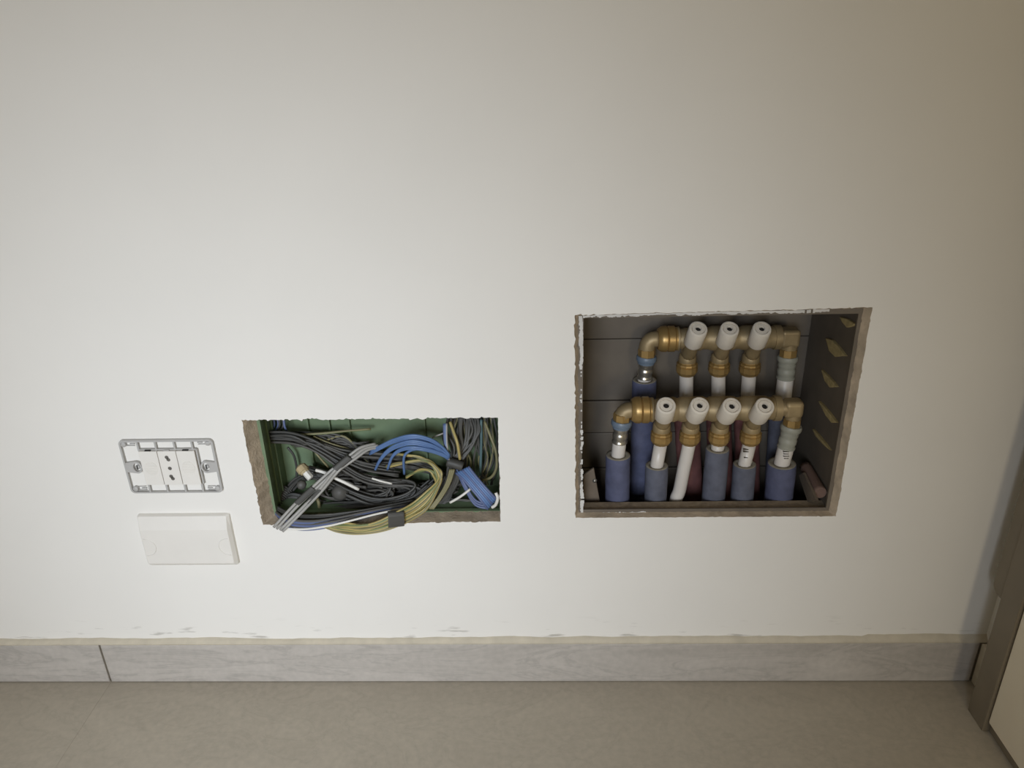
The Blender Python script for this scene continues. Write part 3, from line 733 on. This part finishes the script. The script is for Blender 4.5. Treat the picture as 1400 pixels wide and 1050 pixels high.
ZB = .15
def sleeve(parent, top, bot, r, m_, inner, name='insulation_sleeve'):
    """foam tube from top to bot with an open, paler cut end"""
    d = Vector(bot)-Vector(top); L_ = d.length
    prof = [(.010, inner), (0.0, inner), (-.0003, inner+(r-inner)*.5), (0.0, r*.97), (.002, r)]; mis = [1, 1, 1, 0]
    n = 14
    rr = random.Random(int(top[0]*1e5))
    for k in range(1, n+1):
        prof.append((.002+(L_-.002)*k/n, r*(1+rr.uniform(-.025, .025)))); mis.append(0)
    q = MB(); q.lathe(top, d, prof, 20, mis=mis); return q.build(name, [m_, FOAME], parent)
def pipe(label, top, path, wpx, group=None, press=None, foam=None, m_=None):
    """path: list of points continuing down from top; press = ring material; foam = (top, bottom, radius, material)"""
    t = thing('water_pipe', label, 'pipe', path[-1], group)
    q = MB(); r = rad(wpx, top)
    q.tube([top]+path, r, 16, sub=4 if len(path) > 2 else 1); q.build('pipe', m_ or WPIPE, t)
    if press:
        d = (path[0]-top).normalized()
        R_ = .0128
        q = MB(); q.lathe(top-d*.001, d, [(-.001, r*.95), (-.001, R_*.92), (.001, R_), (.0045, R_), (.0065, R_*.92), (.0065, R_*.84), (.0095, R_*.82), (.0095, r*1.02)], 22)
        o = q.build('press_ring', press, t); shade(o)
        q = MB(); R2 = r*1.10
        q.lathe(top+d*.008, d, [(0, r), (0, R2), (.004, R2), (.005, R2*.93), (.008, R2*.93), (.009, R2), (.014, R2), (.015, R2*.94), (.018, R2*.94), (.019, R2*1.02), (.021, R2*1.02), (.0215, r)], 20)
        o = q.build('press_sleeve', STEEL if press is RINGB else RINGG, t); shade(o)
    if foam: sleeve(t, foam[0], foam[1], foam[2], foam[3], r+.0006)
    return t
def down(p, px_top, px_bot, y):
    """line through two pixels on depth y, extended to ZB"""
    a, b = P(*px_top, y), P(*px_bot, y); d = b-a; t = (ZB-a.z)/d.z
    return a, a+d*t
G = 'water pipes of the lower manifold'
# front row
a, b = down(None, (845, 622), (844, 684), YF)
pipe('white pipe in blue foam below the left elbow of the lower manifold', f1, [a, b], 19, G, RINGB, (a, b, rad(34, a), FOAMB))
a, b = down(None, (898, 636), (896, 684), YF)
pipe('white pipe in dull blue foam below the first lower handle', fout[0], [a, b], 18, G, None, (a, b, rad(31, a), FOAMD))
a, b = down(None, (935, 640), (926, 684), YF)
pipe('bare white pipe without foam below the second lower handle', fout[1], [P(939, 622, YF), a, P(929, 670, YF), P(924, 684, YF), P(921, 715, YF+.01), Vector((b.x, b.y+.02, ZB))], 18, G)
a, b = down(None, (981, 613), (975, 684), YF)
pipe('white pipe in blue foam reaching the nut below the third lower handle', fout[2], [a, b], 18, G, None, (a, b, rad(32, a), FOAMD))
a, b = down(None, (1018, 634), (1014, 684), YF)
pp4 = pipe('printed white pipe in short dull blue foam below the fourth lower handle', fout[3], [a, b], 18, G, None, (a, b, rad(31, a), FOAMD))
a, b = down(None, (1069, 633), (1064, 684), YF)
pp5 = pipe('printed white pipe in blue foam below the right elbow of the lower manifold', f2, [a, b], 22, G, RINGG, (a, b, rad(38, a), FOAMB))
# printed marks on two pipes
def marks(parent, px_c, rows, dx, wpx):
    q = MB()
    for py_, w_ in rows:
        a = P(px_c+dx-w_/2, py_, YF-rad(wpx, P(px_c, py_, YF))*1.0-.0002); b = P(px_c+dx+w_/2, py_, a.y)
        q.box((a.x, a.y, a.z-.0005), (b.x, a.y+.0025, a.z+.0005))
    q.build('print', PRINT, parent)
marks(pp5, 1074, [(618, 8), (621, 7), (624, 8), (627, 6)], 1, 22)
marks(pp4, 1022, [(615, 7), (618, 7), (626, 5)], -2, 18)
# back row
G2 = 'water pipes of the upper manifold'
a, b = down(None, (881, 519), (876, 684), YB)
pipe('white pipe in long blue foam below the left elbow of the upper manifold', r1, [a, b], 19, G2, RINGB, (a, b, rad(33, a), FOAMB))
for i, (pt, pb, lab, m_) in enumerate((((938, 560), (945, 684), 'first', FOAMR), ((982, 560), (986, 684), 'second', FOAMR), ((1021, 560), (1022, 684), 'third', FOAMR))):
    a, b = down(None, pt, pb, YB)
    pipe('white pipe in dark red foam below the %s upper handle' % lab, rout[i], [a, b], 19, G2, None, (a, b, rad(34, a), m_))
a, b = down(None, (1069, 560), (1060, 684), YB)
pipe('white pipe in dark blue foam below the right elbow of the upper manifold', r2, [a, b], 22, G2, RINGG, (a, b, rad(33, a), FOAMD))
